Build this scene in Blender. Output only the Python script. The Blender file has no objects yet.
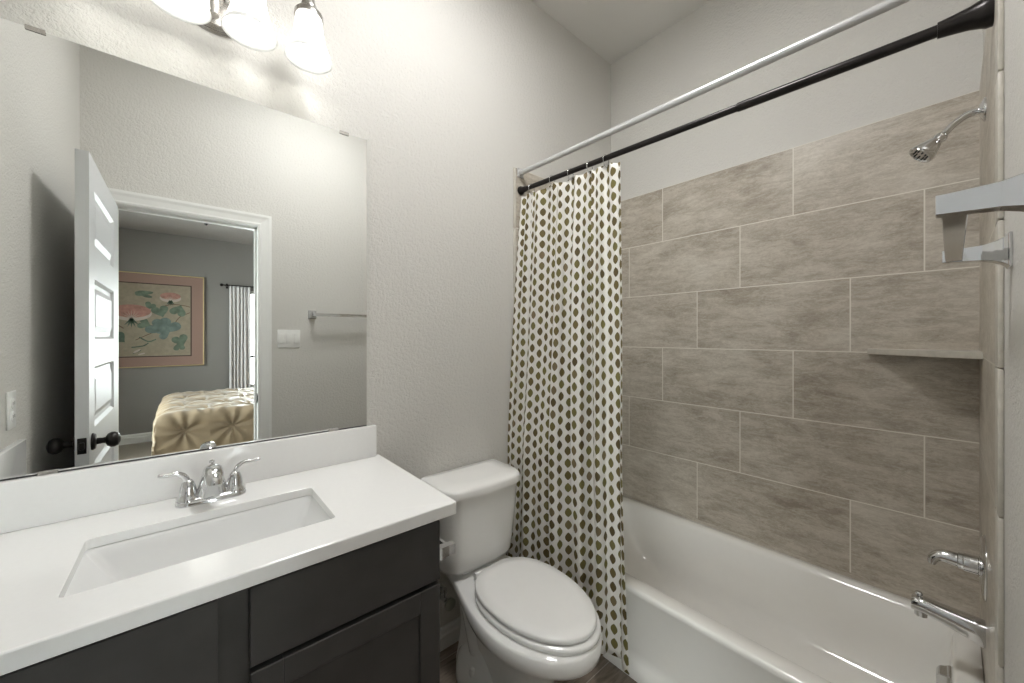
import bpy, bmesh, math, random
from mathutils import Vector, Matrix
random.seed(7)
PI = math.pi
scn = bpy.context.scene
COL = scn.collection

# ------------------------------------------------------------------ camera, world, exposure
EY = 1.345                      # eye height
F_PX, YAW, HORIZON = 379.45, 0.7110374, 336.76
cam_data = bpy.data.cameras.new('camera')
cam = bpy.data.objects.new('camera', cam_data)
COL.objects.link(cam)
cam.location = (0, 0, EY)
cam.rotation_euler = (PI / 2, 0, -YAW)
cam_data.sensor_width = 36.0
cam_data.lens = F_PX / 1024 * 36
cam_data.shift_y = -(341.5 - HORIZON) / 1024
cam_data.clip_start = 0.01
scn.camera = cam
world = bpy.data.worlds.new('world')
scn.world = world
world.use_nodes = True
bg = world.node_tree.nodes['Background']
bg.inputs['Color'].default_value = (0.97, 0.985, 1.0, 1)
bg.inputs['Strength'].default_value = 6.5
scn.view_settings.view_transform = 'Standard'
scn.view_settings.look = 'None'
scn.view_settings.gamma = 1
scn.view_settings.use_curve_mapping = False
scn.view_settings.exposure = 1.74
scn.cycles.use_denoising = True
scn.cycles.max_bounces = 14
scn.cycles.diffuse_bounces = 8
scn.cycles.glossy_bounces = 8
scn.cycles.sample_clamp_indirect = 6
SHADE_EMIT = 0.62
BULB_EMIT = 2.2
ADDED_CEIL_EMIT = 15.0
ADDED_BEDROOM_EMIT = 1.0
def portal(name, loc, rot, w, h):        # guides daylight sampling through a window; gives off nothing itself
    l = bpy.data.lights.new(name, 'AREA'); l.shape = 'RECTANGLE'; l.size = w; l.size_y = h; l.cycles.is_portal = True
    o = bpy.data.objects.new(name, l); COL.objects.link(o); o.location = loc; o.rotation_euler = rot
portal('window_portal', (1.155, -3.99, 1.31), (-PI / 2, 0, 0), .93, 1.42)
portal('window_portal', (-2.02, -1.65, 1.40), (PI / 2, 0, -PI / 2), 2.1, 1.8)  # portal of the added, unseen side window

# room planes (metres, camera at x=0, y=0)
XW, XE = -0.412, 2.076          # west wall, tiled east wall face
YN = 1.441                      # north (mirror) wall painted face
YMIR = 1.435                    # mirror glass face
YS = -0.069                     # south (door) wall painted face
YT = -0.0607                    # south wall tile face
YTN = 1.433                     # north wall tile face
ZC = 3.105
ZTILE = 2.197
XT0 = 1.263                     # where the tile starts
DECK = 0.354                    # tub deck height
ZCT = 0.894                     # counter top
WT = 0.115                      # wall thickness

# ------------------------------------------------------------------ materials
class NT:
    def __init__(s, name):
        s.m = bpy.data.materials.new(name); s.m.use_nodes = True
        s.t = s.m.node_tree; s.b = s.t.nodes['Principled BSDF']
    def n(s, typ, **kw):
        nd = s.t.nodes.new(typ)
        for k, v in kw.items():
            setattr(nd, k, v)
        return nd
    def link(s, a, b): s.t.links.new(a, b)
    def math(s, op, a, b=None, c=None, clamp=False):
        nd = s.n('ShaderNodeMath', operation=op); nd.use_clamp = clamp
        for i, v in enumerate((a, b, c)):
            if v is None: continue
            if isinstance(v, (int, float)): nd.inputs[i].default_value = v
            else: s.link(v, nd.inputs[i])
        return nd.outputs[0]
    def sep(s, v):
        nd = s.n('ShaderNodeSeparateXYZ'); s.link(v, nd.inputs[0]); return nd.outputs
    def comb(s, x, y, z):
        nd = s.n('ShaderNodeCombineXYZ')
        for i, v in enumerate((x, y, z)):
            if isinstance(v, (int, float)): nd.inputs[i].default_value = v
            else: s.link(v, nd.inputs[i])
        return nd.outputs[0]
    def coord(s, k='Object'): return s.n('ShaderNodeTexCoord').outputs[k]
    def noise(s, vec, scale, detail=2.0, rough=0.5, dist=0.0):
        nd = s.n('ShaderNodeTexNoise'); s.link(vec, nd.inputs['Vector'])
        nd.inputs['Scale'].default_value = scale; nd.inputs['Detail'].default_value = detail
        nd.inputs['Roughness'].default_value = rough; nd.inputs['Distortion'].default_value = dist
        return nd.outputs['Fac']
    def white(s, vec):
        nd = s.n('ShaderNodeTexWhiteNoise', noise_dimensions='3D'); s.link(vec, nd.inputs['Vector'])
        return nd.outputs['Value']
    def ramp(s, fac, stops):
        nd = s.n('ShaderNodeValToRGB'); s.link(fac, nd.inputs[0]); cr = nd.color_ramp
        while len(cr.elements) > 1: cr.elements.remove(cr.elements[0])
        cr.elements[0].position = stops[0][0]; cr.elements[0].color = (*stops[0][1], 1)
        for p, c in stops[1:]:
            e = cr.elements.new(p); e.color = (*c, 1)
        return nd.outputs[0]
    def mix(s, fac, a, b, mode='MIX'):
        nd = s.n('ShaderNodeMix', data_type='RGBA', blend_type=mode)
        for i, v in ((0, fac), (6, a), (7, b)):
            if isinstance(v, (int, float)): nd.inputs[i].default_value = v
            elif isinstance(v, tuple): nd.inputs[i].default_value = (*v, 1)
            else: s.link(v, nd.inputs[i])
        return nd.outputs[2]
    def bump(s, h, strength, dist):
        nd = s.n('ShaderNodeBump'); s.link(h, nd.inputs['Height'])
        nd.inputs['Strength'].default_value = strength; nd.inputs['Distance'].default_value = dist
        s.link(nd.outputs[0], s.b.inputs['Normal'])
    def set(s, **kw):
        for k, v in kw.items():
            inp = s.b.inputs[k.replace('_', ' ')]
            if isinstance(v, tuple): inp.default_value = (*v, 1)
            elif isinstance(v, (int, float)): inp.default_value = v
            else: s.link(v, inp)
        return s

def simple(name, col, rough=0.5, metal=0.0, var=0.03, scale=30, **kw):
    t = NT(name)
    n = t.noise(t.coord(), scale, 3)
    lo = tuple(max(0, c * (1 - var)) for c in col); hi = tuple(min(1, c * (1 + var)) for c in col)
    t.set(Base_Color=t.ramp(n, [(0.3, lo), (0.7, hi)]), Roughness=rough, Metallic=metal)
    for k, v in kw.items(): t.set(**{k: v})
    return t.m

def wall_paint(name, col, s1=92, strength=1.0, dist=0.0042):
    t = NT(name); c = t.coord()
    a = t.noise(c, s1, 4, 0.55, 0.4)
    b = t.noise(c, s1 * 2.6, 2)
    h = t.math('ADD', t.math('MULTIPLY', t.math('SMOOTH_MIN', a, 0.62, 0.15), 1.0), t.math('MULTIPLY', b, 0.3))
    big = t.noise(c, 1.7, 2)
    lo = tuple(x * 0.985 for x in col); hi = tuple(min(1, x * 1.015) for x in col)
    t.set(Base_Color=t.ramp(big, [(0.3, lo), (0.7, hi)]), Roughness=0.62)
    t.bump(h, strength, dist)
    return t.m

def tile_mat(name, horiz):
    """large format stone-look tile, 1/3 running bond; horiz = axis index running along the wall"""
    t = NT(name); o = t.sep(t.coord())
    H = o[horiz]; Z = o[2]
    P, T = 0.3048, 0.617
    r = t.math('DIVIDE', t.math('SUBTRACT', ZTILE, Z), P)
    row = t.math('FLOOR', r); rf = t.math('FRACT', r)
    m3 = t.math('MODULO', t.math('ADD', row, 30), 3.0)
    # offsets of the vertical joints, rows 0,1,2
    off = t.math('ADD', t.math('MULTIPLY', t.math('COMPARE', m3, 0.0, 0.1), 0.469),
          t.math('ADD', t.math('MULTIPLY', t.math('COMPARE', m3, 1.0, 0.1), 0.068),
                 t.math('MULTIPLY', t.math('COMPARE', m3, 2.0, 0.1), 0.275)))
    q = t.math('DIVIDE', t.math('ADD', t.math('SUBTRACT', H, off), T * 10), T)
    colm = t.math('FLOOR', q); cf = t.math('FRACT', q)
    dz = t.math('MULTIPLY', t.math('MINIMUM', rf, t.math('SUBTRACT', 1.0, rf)), P)
    dh = t.math('MULTIPLY', t.math('MINIMUM', cf, t.math('SUBTRACT', 1.0, cf)), T)
    d = t.math('MINIMUM', dz, dh)
    grout = t.math('MULTIPLY', t.math('LESS_THAN', d, 0.0021), t.math('GREATER_THAN', Z, 0.374))
    rnd = t.white(t.comb(row, colm, 3.0))
    rnd2 = t.white(t.comb(colm, row, 9.0))
    # stone pattern in the tile's own shifted coordinates, streaked horizontally
    u = t.math('ADD', H, t.math('MULTIPLY', rnd, 37.0)); v = t.math('ADD', Z, t.math('MULTIPLY', rnd2, 23.0))
    vec = t.comb(t.math('MULTIPLY', u, 0.55), v, rnd)
    vec2 = t.comb(t.math('MULTIPLY', u, 0.28), v, rnd2)
    n1 = t.noise(vec, 7, 6, 0.62, 0.35)
    n2 = t.noise(vec2, 30, 8, 0.78, 0.5)
    n3 = t.noise(vec, 130, 5, 0.75)
    n4 = t.noise(vec2, 15, 7, 0.8, 1.2)
    vein = t.math('SUBTRACT', 1.0, t.math('MULTIPLY', t.math('ABSOLUTE', t.math('SUBTRACT', n4, 0.47)), 34.0), clamp=True)
    veinl = t.math('SUBTRACT', 1.0, t.math('MULTIPLY', t.math('ABSOLUTE', t.math('SUBTRACT', n2, 0.56)), 26.0), clamp=True)
    patch = t.math('MULTIPLY', t.math('SUBTRACT', n3, 0.38), 4.0, clamp=True)
    s = t.math('ADD', t.math('MULTIPLY', n1, 0.38), t.math('ADD', t.math('MULTIPLY', n2, 0.34), t.math('MULTIPLY', n3, 0.28)))
    s = t.math('ADD', s, t.math('MULTIPLY', t.math('SUBTRACT', rnd, 0.5), 0.04))
    c = t.ramp(s, [(0.37, (0.27, 0.23, 0.185)), (0.46, (0.41, 0.365, 0.302)), (0.54, (0.52, 0.475, 0.405)), (0.66, (0.66, 0.62, 0.55))])
    c = t.mix(t.math('MULTIPLY', t.math('MULTIPLY', vein, patch), 0.42), c, (0.19, 0.152, 0.112))
    c = t.mix(t.math('MULTIPLY', veinl, 0.22), c, (0.66, 0.62, 0.55))
    c = t.mix(grout, c, (0.72, 0.69, 0.62))
    t.set(Base_Color=c, Roughness=t.math('ADD', t.math('MULTIPLY', n1, 0.12), t.math('ADD', 0.30, t.math('MULTIPLY', grout, 0.4))))
    h = t.math('SUBTRACT', t.math('MULTIPLY', n2, 0.15), grout)
    t.bump(h, 0.35, 0.001)
    return t.m

def floor_tile_mat(name):
    t = NT(name); o = t.sep(t.coord())
    W, L = 0.152, 0.91
    r = t.math('DIVIDE', t.math('ADD', o[1], 5.0), W); row = t.math('FLOOR', r); rf = t.math('FRACT', r)
    q = t.math('DIVIDE', t.math('ADD', t.math('ADD', o[0], 9.0), t.math('MULTIPLY', row, 0.31)), L)
    cm = t.math('FLOOR', q); cf = t.math('FRACT', q)
    d = t.math('MINIMUM', t.math('MULTIPLY', t.math('MINIMUM', rf, t.math('SUBTRACT', 1.0, rf)), W),
               t.math('MULTIPLY', t.math('MINIMUM', cf, t.math('SUBTRACT', 1.0, cf)), L))
    g = t.math('LESS_THAN', d, 0.0018)
    rn = t.white(t.comb(row, cm, 1.0))
    vec = t.comb(t.math('MULTIPLY', o[0], 0.12), t.math('ADD', o[1], t.math('MULTIPLY', rn, 7.0)), 0.0)
    n = t.noise(vec, 38, 7, 0.65, 1.0)
    s = t.math('ADD', t.math('MULTIPLY', n, 0.8), t.math('MULTIPLY', rn, 0.2))
    c = t.ramp(s, [(0.3, (0.10, 0.078, 0.06)), (0.5, (0.21, 0.17, 0.135)), (0.72, (0.34, 0.29, 0.24))])
    c = t.mix(g, c, (0.40, 0.36, 0.31))
    t.set(Base_Color=c, Roughness=0.42); t.bump(t.math('SUBTRACT', n, g), 0.25, 0.001)
    return t.m

def curtain_mat(name):
    t = NT(name); u, v, _ = t.sep(t.coord('UV'))
    PX, PY, HW, HH = 0.036, 0.0520, 0.0128, 0.0203
    q = t.math('DIVIDE', t.math('ADD', u, 5.0), PX)
    ci = t.math('ROUND', q); du = t.math('MULTIPLY', t.math('SUBTRACT', q, ci), PX)
    par = t.math('MODULO', ci, 2.0)
    r = t.math('ADD', t.math('DIVIDE', t.math('ADD', v, 5.0), PY), t.math('MULTIPLY', par, 0.5))
    ri = t.math('ROUND', r); dv = t.math('MULTIPLY', t.math('SUBTRACT', r, ri), PY)
    a = t.math('DIVIDE', t.math('ABSOLUTE', dv), HH)
    # pointed ogee leaf: half width falls off to points top and bottom
    prof = t.math('MULTIPLY', t.math('SUBTRACT', 1.0, t.math('POWER', a, 1.9)), HW)
    inside = t.math('GREATER_THAN', t.math('SUBTRACT', prof, t.math('ABSOLUTE', du)), 0.0)
    rn = t.white(t.comb(ci, ri, 2.0))
    drop = t.ramp(rn, [(0.0, (0.115, 0.083, 0.032)), (0.35, (0.165, 0.125, 0.045)), (0.7, (0.185, 0.165, 0.050)), (1.0, (0.21, 0.155, 0.085))])
    weave = t.noise(t.comb(t.math('MULTIPLY', u, 900), t.math('MULTIPLY', v, 900), 0.0), 1.0, 1)
    cream = t.mix(weave, (0.78, 0.76, 0.71), (0.86, 0.84, 0.80))
    t.set(Base_Color=t.mix(inside, cream, drop), Roughness=0.75)
    t.bump(weave, 0.15, 0.0005)
    # some light passes through the cloth
    tr = t.n('ShaderNodeBsdfTranslucent'); t.link(t.mix(inside, cream, drop), tr.inputs[0])
    mx = t.n('ShaderNodeMixShader'); mx.inputs[0].default_value = 0.25
    t.link(t.b.outputs[0], mx.inputs[1]); t.link(tr.outputs[0], mx.inputs[2])
    out = [n for n in t.t.nodes if n.type == 'OUTPUT_MATERIAL'][0]
    t.link(mx.outputs[0], out.inputs[0])
    return t.m

def emit_mat(name, col, s, rough=0.3):
    t = NT(name)
    n = t.noise(t.coord(), 60, 2)
    t.set(Base_Color=(0.9, 0.9, 0.88), Roughness=rough, Emission_Color=t.mix(n, col, tuple(min(1, c * 1.02) for c in col)), Emission_Strength=s)
    return t.m

def glass_mat(name):
    t = NT(name)
    g = t.n('ShaderNodeBsdfGlossy'); g.inputs['Roughness'].default_value = 0.02
    tr = t.n('ShaderNodeBsdfTransparent'); tr.inputs[0].default_value = (0.94, 0.97, 0.96, 1)
    fr = t.n('ShaderNodeFresnel'); fr.inputs[0].default_value = 1.45
    mx = t.n('ShaderNodeMixShader'); t.link(fr.outputs[0], mx.inputs[0])
    t.link(tr.outputs[0], mx.inputs[1]); t.link(g.outputs[0], mx.inputs[2])
    out = [n for n in t.t.nodes if n.type == 'OUTPUT_MATERIAL'][0]
    t.link(mx.outputs[0], out.inputs[0]); t.t.nodes.remove(t.b)
    return t.m

M = {}
M['wall'] = wall_paint('greige wall paint', (0.625, 0.611, 0.577))
M['ceil'] = wall_paint('ceiling paint', (0.72, 0.71, 0.685), 70, 0.25, 0.0015)
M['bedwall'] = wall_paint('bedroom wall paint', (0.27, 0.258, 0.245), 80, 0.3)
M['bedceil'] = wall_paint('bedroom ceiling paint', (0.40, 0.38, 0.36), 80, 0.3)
M['tile_y'] = tile_mat('stone tile running along y', 1)
M['tile_x'] = tile_mat('stone tile running along x', 0)
M['bullnose'] = simple('bullnose trim tile', (0.55, 0.52, 0.46), 0.35, var=0.08, scale=45)
M['floor'] = floor_tile_mat('wood look floor tile')
M['carpet'] = simple('bedroom carpet', (0.34, 0.30, 0.25), 0.95, var=0.2, scale=300)
M['trim'] = simple('white painted trim', (0.80, 0.80, 0.78), 0.32, var=0.01)
M['door'] = simple('white painted door', (0.62, 0.63, 0.64), 0.4, var=0.01)
M['porc'] = simple('white porcelain', (0.84, 0.835, 0.815), 0.07, var=0.006, Coat_Weight=0.4)
M['seat'] = simple('white seat plastic', (0.80, 0.795, 0.775), 0.2, var=0.006)
M['tub'] = simple('tub enamel', (0.83, 0.815, 0.775), 0.10, var=0.006, Coat_Weight=0.5)
M['counter'] = simple('white solid surface', (0.83, 0.83, 0.82), 0.13, var=0.008, scale=90)
M['sinkm'] = simple('white ceramic sink', (0.80, 0.805, 0.80), 0.06, var=0.006, Coat_Weight=0.4)
M['chrome'] = simple('polished chrome', (0.70, 0.705, 0.71), 0.09, 1.0, var=0.02)
M['nickel'] = simple('brushed nickel', (0.52, 0.50, 0.47), 0.27, 1.0, var=0.08, scale=200)
M['whiterod'] = simple('satin white rod', (0.60, 0.60, 0.60), 0.28, 0.5, var=0.03)
M['bronze'] = simple('dark bronze', (0.022, 0.019, 0.018), 0.28, 0.6, var=0.2)
M['mirror'] = simple('mirror silvering', (0.86, 0.875, 0.86), 0.0, 1.0, var=0.002)
M['mirroredge'] = simple('mirror glass edge', (0.24, 0.29, 0.26), 0.15)
M['cab'] = simple('espresso cabinet', (0.050, 0.048, 0.047), 0.38, var=0.12, scale=14)
M['cabin'] = simple('cabinet shadow gap', (0.012, 0.011, 0.010), 0.7)
M['plastic'] = simple('white plate plastic', (0.80, 0.80, 0.78), 0.3)
M['slot'] = simple('dark slot', (0.03, 0.03, 0.03), 0.6)
M['cloth'] = curtain_mat('ogee print shower curtain')
M['shade'] = emit_mat('glowing frosted shade', (1.0, 0.985, 0.96), SHADE_EMIT)
M['shaderim'] = simple('clear ground lip', (0.78, 0.79, 0.78), 0.12)
M['bulb'] = emit_mat('lit bulb', (1.0, 0.98, 0.94), BULB_EMIT)
M['added_bathlamp'] = emit_mat('added bathroom fill dome', (1.0, 0.99, 0.98), ADDED_CEIL_EMIT)
M['added_bedlamp'] = emit_mat('added bedroom fill dome', (1.0, 0.96, 0.9), ADDED_BEDROOM_EMIT)
M['hose'] = simple('braided hose', (0.62, 0.62, 0.60), 0.4, 0.4, var=0.3, scale=500)
M['valvegreen'] = simple('oval valve handle', (0.32, 0.33, 0.28), 0.35, 0.5)
M['glass'] = glass_mat('window glass')
M['sheer'] = simple('sheer curtain cloth', (0.74, 0.72, 0.72), 0.8, var=0.05, scale=60)
M['pinkmat'] = simple('dusty pink mat', (0.34, 0.225, 0.185), 0.8, var=0.05, scale=200)
M['gold'] = simple('thin gold frame', (0.62, 0.50, 0.28), 0.3, 0.9)
M['silk'] = simple('painted silk ground', (0.34, 0.295, 0.22), 0.8, var=0.10, scale=24)
M['darkline'] = simple('dark fillet', (0.06, 0.035, 0.025), 0.6)
M['petal'] = simple('pink petal', (0.42, 0.22, 0.18), 0.8, var=0.22, scale=18)
M['petalw'] = simple('pale petal edge', (0.52, 0.44, 0.38), 0.8, var=0.10, scale=18)
M['leaf'] = simple('green leaf paint', (0.145, 0.19, 0.14), 0.8, var=0.3, scale=16)
M['leafb'] = simple('blue green leaf paint', (0.16, 0.21, 0.19), 0.8, var=0.3, scale=14)
M['leafd'] = simple('dark leaf paint', (0.10, 0.145, 0.105), 0.8, var=0.3, scale=16)
M['stem'] = simple('brown stem paint', (0.16, 0.10, 0.06), 0.8)
M['bedding'] = simple('gold satin comforter', (0.36, 0.275, 0.175), 0.42, var=0.08, scale=10, Sheen_Weight=0.3)
M['mattress'] = simple('mattress ticking', (0.7, 0.68, 0.64), 0.8)
M['darkwood'] = simple('dark wood', (0.05, 0.035, 0.025), 0.5, var=0.2)

# ------------------------------------------------------------------ mesh helpers
def new(): return bmesh.new()

def box(bm, a, b, bev=0.0, seg=2):
    a, b = Vector(a), Vector(b)
    lo = Vector([min(a[i], b[i]) for i in range(3)]); hi = Vector([max(a[i], b[i]) for i in range(3)])
    r = bmesh.ops.create_cube(bm, size=1.0)
    vs = r['verts']
    for v in vs:
        v.co = Vector([(lo[i] + hi[i]) / 2 + v.co[i] * (hi[i] - lo[i]) for i in range(3)])
    if bev > 0:
        es = list({e for v in vs for e in v.link_edges})
        bmesh.ops.bevel(bm, geom=es, offset=bev, segments=seg, profile=0.5, affect='EDGES')
    return bm

def loft(bm, rings, cap0=True, cap1=True, closed=True):
    vr = [[bm.verts.new(p) for p in r] for r in rings]
    n = len(vr[0])
    for a, b in zip(vr, vr[1:]):
        for i in range(n if closed else n - 1):
            j = (i + 1) % n
            bm.faces.new((a[i], a[j], b[j], b[i]))
    if cap0: bm.faces.new(list(reversed(vr[0])))
    if cap1: bm.faces.new(vr[-1])
    return vr

def lathe(bm, prof, origin, axis='z', n=32, cap0=True, cap1=True):
    """prof: (radius, distance along axis)"""
    o = Vector(origin)
    if isinstance(axis, str):
        A = {'x': Vector((1, 0, 0)), 'y': Vector((0, 1, 0)), 'z': Vector((0, 0, 1))}[axis]
    else: A = Vector(axis).normalized()
    U = A.orthogonal().normalized(); W = A.cross(U)
    rings = [[o + A * h + (U * math.cos(2 * PI * i / n) + W * math.sin(2 * PI * i / n)) * r for i in range(n)] for r, h in prof]
    loft(bm, rings, cap0, cap1)

def tube(bm, pts, rad, n=12, cap=True):
    """sweep a circle (or per-point radii, or (rx, ry)) along points"""
    pts = [Vector(p) for p in pts]; k = len(pts)
    rad = rad if isinstance(rad, (list, tuple)) else [rad] * k
    prevU = None; rings = []
    for i, p in enumerate(pts):
        T = (pts[min(i + 1, k - 1)] - pts[max(i - 1, 0)]).normalized()
        if prevU is None: U = T.orthogonal().normalized()
        else:
            U = (prevU - T * prevU.dot(T)).normalized()
        prevU = U; W = T.cross(U)
        rings.append([p + (U * math.cos(2 * PI * j / n) + W * math.sin(2 * PI * j / n)) * rad[i] for j in range(n)])
    loft(bm, rings, cap, cap)

def smooth_path(ctrl, per=8):
    P = [Vector(c) for c in ctrl]; out = []
    Q = [P[0] * 2 - P[1]] + P + [P[-1] * 2 - P[-2]]
    for i in range(1, len(Q) - 2):
        for s in range(per):
            t = s / per
            a, b, c, d = Q[i - 1], Q[i], Q[i + 1], Q[i + 2]
            out.append(0.5 * ((2 * b) + (c - a) * t + (2 * a - 5 * b + 4 * c - d) * t * t + (3 * b - a - 3 * c + d) * t ** 3))
    out.append(P[-1]); return out

def rrect(x0, x1, y0, y1, r, z, n=8):
    """rounded rectangle ring; r may be a 4-tuple for corners (x1y1, x0y1, x0y0, x1y0)"""
    rr = r if isinstance(r, (tuple, list)) else (r,) * 4
    pts = []
    for (cx, cy, a0, q) in ((x1, y1, 0, rr[0]), (x0, y1, 90, rr[1]), (x0, y0, 180, rr[2]), (x1, y0, 270, rr[3])):
        ox = cx - q if cx == x1 else cx + q; oy = cy - q if cy == y1 else cy + q
        for i in range(n + 1):
            a = math.radians(a0 + 90 * i / n)
            pts.append(Vector((ox + q * math.cos(a), oy + q * math.sin(a), z)))
    return pts

def mesh(name, bm, mat, parent=None, base=(0, 0, 0), smooth=True, angle=35, recalc=True):
    if recalc: bmesh.ops.recalc_face_normals(bm, faces=bm.faces[:])
    bmesh.ops.translate(bm, verts=bm.verts[:], vec=-Vector(base))
    me = bpy.data.meshes.new(name); bm.to_mesh(me); bm.free()
    o = bpy.data.objects.new(name, me); COL.objects.link(o)
    mats = mat if isinstance(mat, (list, tuple)) else [mat]
    for m in mats: me.materials.append(M[m] if isinstance(m, str) else m)
    if smooth:
        me.polygons.foreach_set('use_smooth', [True] * len(me.polygons))
        try: me.set_sharp_from_angle(angle=math.radians(angle))
        except Exception: pass
    if parent is not None: o.parent = parent
    return o

class Thing:
    def __init__(s, name, label, cat, base, group=None, structure=False):
        s.base = Vector(base); s.e = bpy.data.objects.new(name, None); COL.objects.link(s.e)
        s.e.location = base; s.e.empty_display_size = 0.05
        if structure: s.e['kind'] = 'structure'
        if label: s.e['label'] = label
        if cat: s.e['category'] = cat
        if group: s.e['group'] = group
    def add(s, name, bm, mat, label=None, under=None, **kw):
        o = mesh(name, bm, mat, under or s.e, s.base, **kw)
        if label: o['label'] = label
        return o

def single(name, bm, mat, label, cat, base, group=None, **kw):
    o = mesh(name, bm, mat, None, base, **kw); o.location = base
    o['label'] = label; o['category'] = cat
    if group: o['group'] = group
    return o

def struct(name, bm, mat, label=None, **kw):
    o = mesh(name, bm, mat, **kw); o['kind'] = 'structure'
    if label: o['label'] = label
    return o

def bxs(*boxes, bev=0.0):
    bm = new()
    for a, b in boxes: box(bm, a, b, bev)
    return bm

# ------------------------------------------------------------------ room shell
YS2 = YS - WT                   # bedroom side of the door wall
DX0, DX1, DZ = -0.284, 0.357, 2.062
struct('floor', bxs(((XW - .1, YS2 + .06, -0.1), (XE + .1, YN + .1, 0))), 'floor', smooth=False)
struct('ceiling', bxs(((XW - .1, YS - .1, ZC), (XE + .1, YN + .1, ZC + .1))), 'ceil', smooth=False)
struct('wall_north', bxs(((XW - .1, YN, 0), (XE + .1, YN + .1, ZC))), 'wall', smooth=False)
struct('wall_east', bxs(((XE + .008, YS, 0), (XE + .108, YN, ZC))), 'wall', smooth=False)
struct('wall_west', bxs(((XW - .1, YS, 0), (XW, YN, ZC))), 'wall', smooth=False)
struct('wall_south', bxs(((XW - .1, YS2, 0), (DX0 - .02, YS, ZC)), ((DX1 + .02, YS2, 0), (XE + .108, YS, ZC)),
                         ((DX0 - .02, YS2, DZ + .02), (DX1 + .02, YS, ZC))), 'wall', smooth=False)
# tiled surround: east, north, south faces
struct('wall_east_tile', bxs(((XE, YT, 0), (XE + .008, YTN, ZTILE))), 'tile_y', 'beige stone-look tiling of the long shower wall', smooth=False)
struct('wall_north_tile', bxs(((XT0, YTN, 0), (XE, YN, ZTILE))), 'tile_x', 'stone-look tiling of the shower end wall behind the curtain', smooth=False)
struct('wall_south_tile', bxs(((1.335, YS, 0), (XE, YT, ZTILE))), 'tile_x', 'stone-look tiling of the shower end wall carrying the taps', smooth=False)
bm = new()
zz = [0.0, 0.365, 0.67, 0.975, 1.28, 1.585, 1.89, ZTILE]
for a, b in zip(zz, zz[1:]):
    box(bm, (XT0 - .016, YTN - .001, a + .0012), (XT0, YN, b - .0012), 0.004)
struct('trim_1', bm, 'bullnose', 'pale bullnose edge of the tiling on the mirror wall')
bm = new()
for a, b in zip(zz, zz[1:]):
    box(bm, (1.262, YS, a + .0012), (1.334, YT + .0005, b - .0012), 0.003)
struct('trim_2', bm, 'bullnose', 'pale bullnose edge of the tiling beside the towel bar')

def baseboard(name, pts, h=0.092, th=0.014, mat='trim'):
    """pts: p0->p1 on the floor, room on the left side"""
    p0, p1 = Vector((*pts[0], 0)), Vector((*pts[1], 0))
    d = (p1 - p0).normalized(); nrm = Vector((-d.y, d.x, 0))
    prof = [(0, 0), (th, 0), (th, h * .62), (th * .62, h * .68), (th * .62, h * .86), (th * .3, h * .93), (th * .25, h), (0, h)]
    bm = new()
    loft(bm, [[p + nrm * a + Vector((0, 0, b)) for a, b in prof] for p in (p0, p1)])
    o = struct(name, bm, mat, smooth=False)
    return o
baseboard('baseboard_north', ((XT0 - .018, YN), (0.524, YN)))
baseboard('baseboard_west', ((XW, 0.90), (XW, YS)))
baseboard('baseboard_south', ((DX1 + .078, YS), (1.26, YS)))

# door lining and casing (bathroom side and bedroom side)
def casing(name, ysurf, out, label):
    """out=+1 towards +y"""
    w = 0.074
    prof = [(0, 0), (0, .009), (.010, .013), (.018, .011), (.045, .014), (.060, .018), (w, .018), (w, 0)]
    bm = new()
    L, R, T = DX0, DX1, DZ
    def corner(a, b, kind):
        if kind == 0: return Vector((L - a, ysurf + out * b, 0))
        if kind == 1: return Vector((L - a, ysurf + out * b, T + a))
        if kind == 2: return Vector((R + a, ysurf + out * b, T + a))
        return Vector((R + a, ysurf + out * b, 0))
    loft(bm, [[corner(a, b, k) for a, b in prof] for k in range(4)])
    return struct(name, bm, 'trim', label, smooth=False)
c1 = casing('trim_3', YS, 1, 'white door casing on the bathroom side')
casing('trim_4', YS2, -1, 'white door casing on the bedroom side')
jb = struct('trim_5', bxs(((DX0 - .02, YS2, 0), (DX0, YS, DZ)), ((DX1, YS2, 0), (DX1 + .02, YS, DZ)), ((DX0 - .02, YS2, DZ), (DX1 + .02, YS, DZ + .02)),
            ((DX1 - .012, YS2 + .03, 0), (DX1, YS2 + .065, DZ)), ((DX0, YS2 + .03, DZ - .012), (DX1, YS2 + .065, DZ))),
            'trim', 'white lining of the doorway', smooth=False)
sp = mesh('strike_plate', bxs(((DX1 - .003, YS - .04, .915), (DX1 + .001, YS - .012, .975)), ((DX1 - .004, YS - .012, .925), (DX1 + .002, YS + .006, .965))), 'bronze', jb, smooth=False)
sp['label'] = 'dark strike plate'

# ------------------------------------------------------------------ open five-panel door (leaf swung against the west side)
LX0, LX1, LY0, LY1, LZ = -0.311, -0.275, YS + .004, 0.742, 2.045
d = Thing('door_1', 'white five-panel door standing open', None, (LX1, LY0, 0), structure=True)
bm = new()
ZP = [(1.695, 1.93), (1.335, 1.575), (0.985, 1.225), (0.60, 0.86), (0.22, 0.48)]
PY0, PY1 = 0.085, 0.625
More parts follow.
